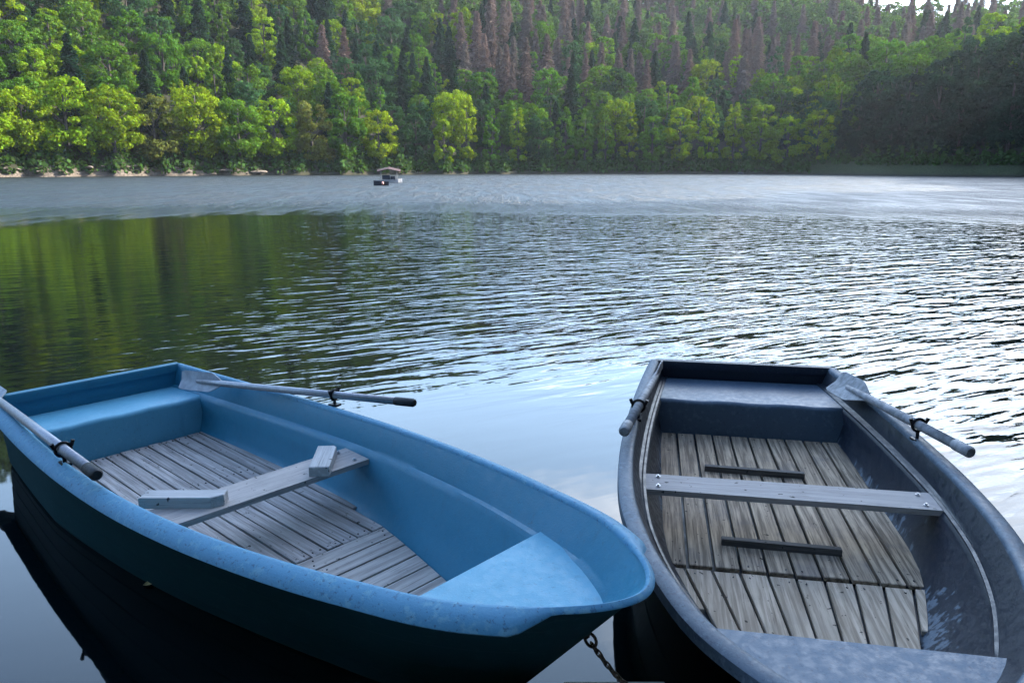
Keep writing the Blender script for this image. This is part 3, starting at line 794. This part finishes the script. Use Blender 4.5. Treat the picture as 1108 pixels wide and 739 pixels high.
    for sg in (1, -1):
        for xx in (xa + .04, xb - .04):
            y = (min(ya, yb) - .075) * sg
            b = MB(); b.tube([(xx, y, zt - .002), (xx, y, zt + .006)], .011, 10); b.tube([(xx, y, zt + .006), (xx, y, zt + .013)], [.007, .006], 6)
            b.build('bolt', M['steel'], root)
    return root, Wf, zg

PA = dict(hull=M['teal_hull'], liner=M['blue'], rim_mat=M['blue_worn'], cap_mat=M['blue'], seat_mat=M['blue_pale'], floor_z=.044, floor_in=(.075, .10), floor_w=.60,
          ledge_d=.145, ledge_grow=.05, rim=[(-.012, -.028), (-.010, -.004), (0, .005), (.012, .004), (.040, -.006), (.066, -.024), (.074, -.042), (.066, -.050), (0, -.045)],
          rim_taper=True, bench=(.42, .282), bow=(3.58, .432, .452),
          panels=[(.44, 2.47, .086, .011, M['wood_x'], 'floorboards', .044, True, .0), (2.485, 3.60, .112, .011, M['wood_y'], 'floorboards', .048, False)],
          thwart=(2.0, 2.225, .305, -.045), strakes=6)
boatA, WA, ZA = rowboat('rowing_boat', (-2.7762, 4.833), -.7423, 4.27, .4329, .1836, [.5542, .5948, .6304, .6512, .637, .568, .4669, .3341, .1778], .52, PA)
tag(boatA, 'light blue rowing boat with dark green outside and grey plank floor, moored on the left', 'boat')
PB = dict(hull=M['navy_hull'], liner=M['slate_lining'], bench_face=M['slate_side'], rim_mat=M['slate_worn'], cap_mat=M['slate'], seat_mat=M['slate_pale'], floor_z=.044, floor_in=(.060, .185), floor_w=.64,
          ledge_d=.115, ledge_grow=.02, rib=True, bench_top=M['slate_bench'], rim=[(-.014, -.03), (-.012, -.004), (0, .005), (.014, .006), (.045, .003), (.058, -.006), (.060, -.045), (.052, -.05), (0, -.045)],
          bench=(.585, .272), bow=(3.30, .33, .345),
          panels=[(.60, 2.375, .116, .015, M['brown_x'], 'floorboards', .044, True, .0), (2.40, 3.33, .120, .015, M['brown_x2'], 'floorboards', .038, True, .48)],
          thwart=(1.92, 2.115, .283, -.015), strakes=5)
boatB, WB, ZB_ = rowboat('rowing_boat', (1.6817, 5.378), -1.7514, 3.7904, .3947, .0194, [.6023, .6511, .6956, .7308, .7423, .6987, .5851, .4095, .2157], .42, PB)
tag(boatB, 'dark slate blue rowing boat with brown plank floor, moored on the right', 'boat')

def loc2w(boat, p): return boat.matrix_basis @ Vector(p)
# cross battens fixed on the floor of the slate boat
for (x, y0, y1, tilt) in ((1.245, -.32, .24, -.03), (2.155, -.30, .24, -.02)):
    b = MB(); b.box((x, (y0 + y1) / 2, .0615), (.032, y1 - y0, .034), Matrix.Rotation(tilt, 3, 'Z'), .003); b.build('floor_batten', M['batten'], boatB)
# flaking paint patches showing pale primer low on the starboard/port inside of the slate boat are in the lining's paint

# oarlocks
def oarlock(boat, x, y, z, ang, oarr, h):
    """pin + U horns round the shaft; ang: plan direction of the shaft in boat space"""
    b = MB(); b.box((x, y, z + .006), (.06, .045, .012), Matrix.Rotation(ang, 3, 'Z')); b.tube([(x, y, z), (x, y, z + h - oarr - .008)], .009, 10)
    rot = Matrix.Rotation(ang, 3, 'Z') @ Matrix.Rotation(R(90), 3, 'Y') @ Matrix.Rotation(R(90), 3, 'Z')
    b.torus((x, y, z + h), oarr + .009, .0075, rot, 22, 8)
    for s in (1, -1):
        c = Matrix.Rotation(ang, 3, 'Z') @ Vector((0, s * (oarr + .012), oarr * .8))
        b.tube([(x + c.x, y + c.y, z + h + c.z * .5), (x + c.x * 1.25, y + c.y * 1.25, z + h + c.z + .018)], [.008, .010], 8)
    return b.build('oarlock', M['iron'], boat, angle=40)
def oar(P0, P1, rad, label, bladeL, bladeW, roll, mats, grip=.13, over=.04, shp=.55):
    P0, P1 = Vector(P0), Vector(P1); ax = (P1 - P0).normalized(); Lh = (P1 - P0).length
    root = empty('oar', P0.lerp(P1, .5)); tag(root, label, 'oar', 'oars lying in the boats')
    x = ax; up = Vector((0, 0, 1)); side = x.cross(up).normalized(); up2 = side.cross(x)
    rotm = Matrix((x, side, up2)).transposed()
    root.rotation_euler = rotm.to_euler()
    h = Lh / 2
    b = MB(); b.tube([(-h + bladeL * .30, 0, 0), (-h + bladeL * .8, 0, 0), (0, 0, 0), (h - grip, 0, 0)], [rad * .55, rad * .9, rad, rad], 16); b.build('shaft', mats[0], root, smooth=True)
    b = MB(); b.tube([(h - grip - .004, 0, 0), (h - grip + .004, 0, 0), (h - .012, 0, 0), (h, 0, 0)], [rad * 1.02, rad * 1.12, rad * 1.12, rad * .8], 16); b.build('grip', mats[2], root, smooth=False, angle=40)
    # blade: slightly cupped leaf outline
    K = 14; V = []; F = []; cr, sr = math.cos(roll), math.sin(roll)
    for i in range(K):
        u = i / (K - 1); xx = -h - over + bladeL * u
        wv = bladeW / 2 * (.86 + .14 * min(1, u / .08)) * (1 if u < shp else max(.18, 1 - (u - shp) / (1 - shp) * .85))
        for k, f in enumerate((-1, -.5, 0, .5, 1)):
            y = f * wv; zc = .012 * (1 - f * f) + (.006 if k == 2 else 0)
            for dz in (.004, -.004):
                zz_ = -zc * .6 + dz; V.append((xx, y * cr - zz_ * sr, y * sr + zz_ * cr))
    def id_(i, k, s): return i * 10 + k * 2 + s
    for i in range(K - 1):
        for k in range(4):
            F.append((id_(i, k, 0), id_(i + 1, k, 0), id_(i + 1, k + 1, 0), id_(i, k + 1, 0))); F.append((id_(i, k, 1), id_(i, k + 1, 1), id_(i + 1, k + 1, 1), id_(i + 1, k, 1)))
        F.append((id_(i, 0, 0), id_(i, 0, 1), id_(i + 1, 0, 1), id_(i + 1, 0, 0))); F.append((id_(i, 4, 0), id_(i + 1, 4, 0), id_(i + 1, 4, 1), id_(i, 4, 1)))
    for i in (0, K - 1):
        for k in range(4): F.append((id_(i, k, 0), id_(i, k + 1, 0), id_(i, k + 1, 1), id_(i, k, 1)))
    meshobj('blade', V, F, mats[1], root, angle=50)
    return root
def at_oar(P0, P1, boat, tx):
    """point of the shaft above boat-space x = tx, in boat space"""
    inv = boat.matrix_basis.inverted(); a, b = inv @ Vector(P0), inv @ Vector(P1); u = (tx - a.x) / (b.x - a.x); q = a.lerp(b, u)
    return q, math.atan2(b.y - a.y, b.x - a.x)
bpy.context.view_layer.update()
mA = [M['alu'], M['blade'], M['rubber']]; mB = [M['grey_oar'], M['grey_oar'], M['grey_oar']]
OARS = [(boatA, ZA, 4.27, (-2.148, 4.792, .44), (-.526, 3.93, .555), .021, 'grey metal oar with black grip on the far rim of the blue boat', .40, .125, R(66), mA, 1.72, .72),
        (boatA, ZA, 4.27, (-3.33, 4.60, .425), (-1.729, 2.953, .55), .024, 'grey metal oar with black grip on the near rim of the blue boat', .42, .15, R(20), mA, 1.53, .72),
        (boatB, ZB_, 3.79, (1.04, 5.147, .42), (.565, 3.626, .50), .026, 'grey oar on the left rim of the slate boat, its blade seen edge on', .42, .13, R(78), mB, 1.40, .5),
        (boatB, ZB_, 3.79, (2.140, 4.80, .425), (2.145, 3.333, .50), .025, 'grey oar on the right rim of the slate boat, broad blade at the stern', .50, .17, R(46), mB, 1.475, .58)]
for (bt, zf, Lg, P0, P1, rad, lab, bl, bw, roll, mats, lx, _) in OARS:
    oar(P0, P1, rad, lab, bl, bw, roll, mats, .13, .04, _)
    q, an = at_oar(P0, P1, bt, lx); zg_ = zf(lx / Lg) + .004
    oarlock(bt, q.x, q.y, zg_ - .012, an, rad, q.z - zg_ + .012)

# loose blocks on the thwart of the blue boat
def block(label, wx, wy, ang, L_, W_, H_, cut, mat):
    root = empty('wooden_block', (wx, wy, .3055), ang); 
    b = MB(); l, w2 = L_ / 2, W_ / 2
    b.prism([(-l, -w2), (l - cut, -w2), (l, -w2 + cut * .7), (l, w2), (-l, w2)], 0, H_, .004)
    root2 = meshobj('wooden_block', b.V, b.F, mat, None); root2.location = root.location; root2.rotation_euler = root.rotation_euler
    bpy.data.objects.remove(root); tag(root2, label, 'wooden block'); return root2
block('long grey wooden block lying on the left end of the thwart of the blue boat', -1.49, 3.195, R(1), .37, .088, .052, .05, M['block'])
block('short pale wooden block lying across the thwart of the blue boat, near the bolts', -.97, 3.665, R(95.5), .30, .10, .050, .02, M['block'])

# mooring chain from the bow ring of the blue boat to the pontoon
ringp = loc2w(boatA, (4.095, 0, .385))
rr_ = MB(); rr_.torus((4.095, 0, .385), .022, .005, Matrix.Rotation(R(90), 3, 'X')); rr_.box((4.07, 0, .40), (.03, .02, .03)); rr_.build('bow_ring', M['rust'], boatA, smooth=True)
a = ringp + Vector((.005, 0, -.015)); b_ = Vector((.475, 2.09, .165)); c_ = Vector((.60, 1.9, .17))
pts = [a.lerp(b_, u) + Vector((0, 0, -.05 * math.sin(math.pi * u))) for u in np.linspace(0, 1, 17)] + [b_.lerp(c_, u) for u in np.linspace(.1, 1, 9)]
mb = MB()
for i in range(len(pts) - 1):
    m_ = (pts[i] + pts[i + 1]) / 2; d_ = (pts[i + 1] - pts[i]); l_ = d_.length
    q = d_.to_track_quat('X', 'Z').to_matrix() @ Matrix.Rotation(R(90 * (i % 2) + 20), 3, 'X')
    mb.torus(m_, .0078, .003, q, 12, 6, sx=max(1.5, l_ * .72 / .0078))
tag(mb.build('mooring_chain', M['rust'], None, smooth=True), 'rusty mooring chain hanging from the bow of the blue boat to the pontoon', 'chain')

# pontoon the photographer stands on
M['dock'] = wood('pontoon_plank', (.36, .36, .35), (.25, .25, .245), 0)
dk = empty('pontoon', (0, 0, 0)); tag(dk, 'low grey wooden pontoon at the bottom edge between the two bows', 'pontoon')
mb = MB(); y = 2.17
k = 0
while y > -4.4:
    xl = .17 if k == 0 else -.95; xr = .50 + .012 * math.sin(k * 2.2); mb.prism([(xl, y - .135), (xr, y - .135), (xr, y), (xl, y)], .13, .16, .003); y -= .143; k += 1
mb.build('deck_planks', M['dock'], dk)
mb = MB()
for x in (-.8, -.2, .34): mb.box((x, -1.22 + (.07 if x > .3 else 0), .065), (.09, 6.4 + (.14 if x > .3 else 0), .124))
mb.build('support_beam', M['batten'], dk)

# leaf at the waterline
t = MT('yellow_leaf'); t.set(t.mix(t.ramp(t.noise(t.objv(), 60), .4, .6), (.50, .42, .16), (.30, .22, .10)), .6); 
for (x, y, s, lab) in ((-1.60, 3.03, 1.0, 'small yellowish leaf floating at the waterline beside the hull of the blue boat'),):
    V = []; F = []
    for i in range(9):
        u = i / 8; w2 = .018 * math.sin(math.pi * u) ** .7 + .001
        V += [(u * .06 - .03, -w2, .004 + .008 * u), (u * .06 - .03, 0, .001 + .004 * u), (u * .06 - .03, w2, .004 + .012 * u)]
        if i: F += [((i - 1) * 3, i * 3, i * 3 + 1, (i - 1) * 3 + 1), ((i - 1) * 3 + 1, i * 3 + 1, i * 3 + 2, (i - 1) * 3 + 2)]
    lf = meshobj('floating_leaf', V, F, t.m, smooth=True); lf.location = (x, y, .003); lf.rotation_euler = (0, 0, .5); tag(lf, lab, 'leaf')

# ------------------------------------------------------------------ boats out on the lake
M['white'] = plain('white_gelcoat', (.42, .43, .45), .35); M['dark'] = plain('dark_navy_gelcoat', (.015, .018, .03), .4)
M['canvas'] = plain('faded_red_canvas', (.045, .02, .02), .85); M['red'] = plain('red_plastic', (.55, .10, .06), .5); M['grey'] = plain('grey_tube', (.3, .3, .32), .4, .6)
def small_hull(Lh, Wd, Hh, mb):
    V = []; F = []; st = [0, .15, .4, .65, .85, 1]; wd = [.85, 1, 1, .8, .45, .02]
    for s, q in zip(st, wd):
        x = s * Lh - Lh / 2; w2 = Wd / 2 * q; r = Hh * (1 + .35 * s * s)
        V += [(x, -w2 * .7, -.12), (x, -w2, r), (x, -w2 * .86, r), (x, -w2 * .6, .05), (x, w2 * .6, .05), (x, w2 * .86, r), (x, w2, r), (x, w2 * .7, -.12)]
    for i in range(5):
        for j in range(7): F.append((i * 8 + j, (i + 1) * 8 + j, (i + 1) * 8 + j + 1, i * 8 + j + 1))
    F.append((0, 1, 2, 3, 4, 5, 6, 7)); F.append(tuple(40 + j for j in range(7, -1, -1)))
    return mb.add(V, F)
pb = empty('canopy_boat', (-14.55, 92.0, 0), R(4)); tag(pb, 'white leisure boat with dark seats and faded red gabled canopy out on the lake', 'boat')
small_hull(3.0, 1.5, .34, MB()).build('hull', M['white'], pb)
mb = MB(); mb.box((-.35, 0, .62), (.9, 1.1, .5), None, .05); mb.box((.45, 0, .55), (.5, 1.1, .4), None, .05); mb.build('seat', M['dark'], pb)
for sx in (-1.0, .9):
    for sy in (-.55, .55): MB().tube([(sx, sy, .3), (sx, sy, 1.42)], .025, 8).build('canopy_post', M['grey'], pb)
V = []; F = []
for i in range(7):
    x = -1.35 + 2.7 * i / 6
    zt = 1.42 + .30 * (1 - abs(i - 3) / 3)
    V += [(x, -.95, zt - .12), (x, 0, zt + .12), (x, .95, zt - .12), (x, .95, zt - .17), (x, 0, zt + .07), (x, -.95, zt - .17)]
for i in range(6):
    for j in range(6): F.append((i * 6 + j, (i + 1) * 6 + j, (i + 1) * 6 + (j + 1) % 6, i * 6 + (j + 1) % 6))
F.append((0, 1, 2, 3, 4, 5)); F.append((41, 40, 39, 38, 37, 36)); meshobj('canopy', V, F, M['canvas'], pb)
rb = empty('dark_dinghy', (-13.1, 77.5, 0), R(188)); tag(rb, 'small dark dinghy with a pinkish fender in front of the canopied boat on the lake', 'boat')
small_hull(1.5, 1.0, .38, MB()).build('hull', M['dark'], rb); MB().box((.1, 0, .30), (.16, .8, .03)).build('thwart', M['grey'], rb)
MB().tube([(-.16, .56, .10), (-.16, .59, .15), (-.16, .59, .32), (-.16, .56, .38)], [.05, .12, .12, .04], 10).build('fender', plain('pink_fender', (.6, .32, .26), .5), rb, smooth=True)
by = empty('buoy', (60.4, 205.0, 0)); tag(by, 'tiny black buoy with a thin pole far out on the lake towards the right', 'buoy')
MB().tube([(0, 0, -.2), (0, 0, .15), (0, 0, .42), (0, 0, .5)], [.7, .85, .6, .2], 14).build('float', M['dark'], by, smooth=True); MB().tube([(0, 0, .4), (0, 0, 1.8)], .05, 8).build('pole', M['dark'], by)

# ------------------------------------------------------------------ haze: one box of air round everything
HZ = 0.00010
if HZ > 0:
    bpy.context.view_layer.update()
    x0, x1, y0, y1, zl, zh = -790, 790, -790, 790, -3.6, 150
    V = [(x0, y0, zl), (x1, y0, zl), (x1, y1, zl), (x0, y1, zl), (x0, y0, zh), (x1, y0, zh), (x1, y1, zh), (x0, y1, zh)]
    t = MT('valley_haze'); t.N.remove(t.b); pv = t.n('ShaderNodeVolumePrincipled'); pv.inputs['Color'].default_value = (.80, .88, 1.0, 1); pv.inputs['Density'].default_value = HZ; pv.inputs['Anisotropy'].default_value = .35
    t.L.new(pv.outputs[0], t.out.inputs['Volume'])
    hz = meshobj('haze', V, [(0, 3, 2, 1), (4, 5, 6, 7), (0, 1, 5, 4), (1, 2, 6, 5), (2, 3, 7, 6), (3, 0, 4, 7)], t.m); tag(hz, kind='stuff')
import sys; sys.stderr.write(f'TREES {cnt} {len(far_list)}')
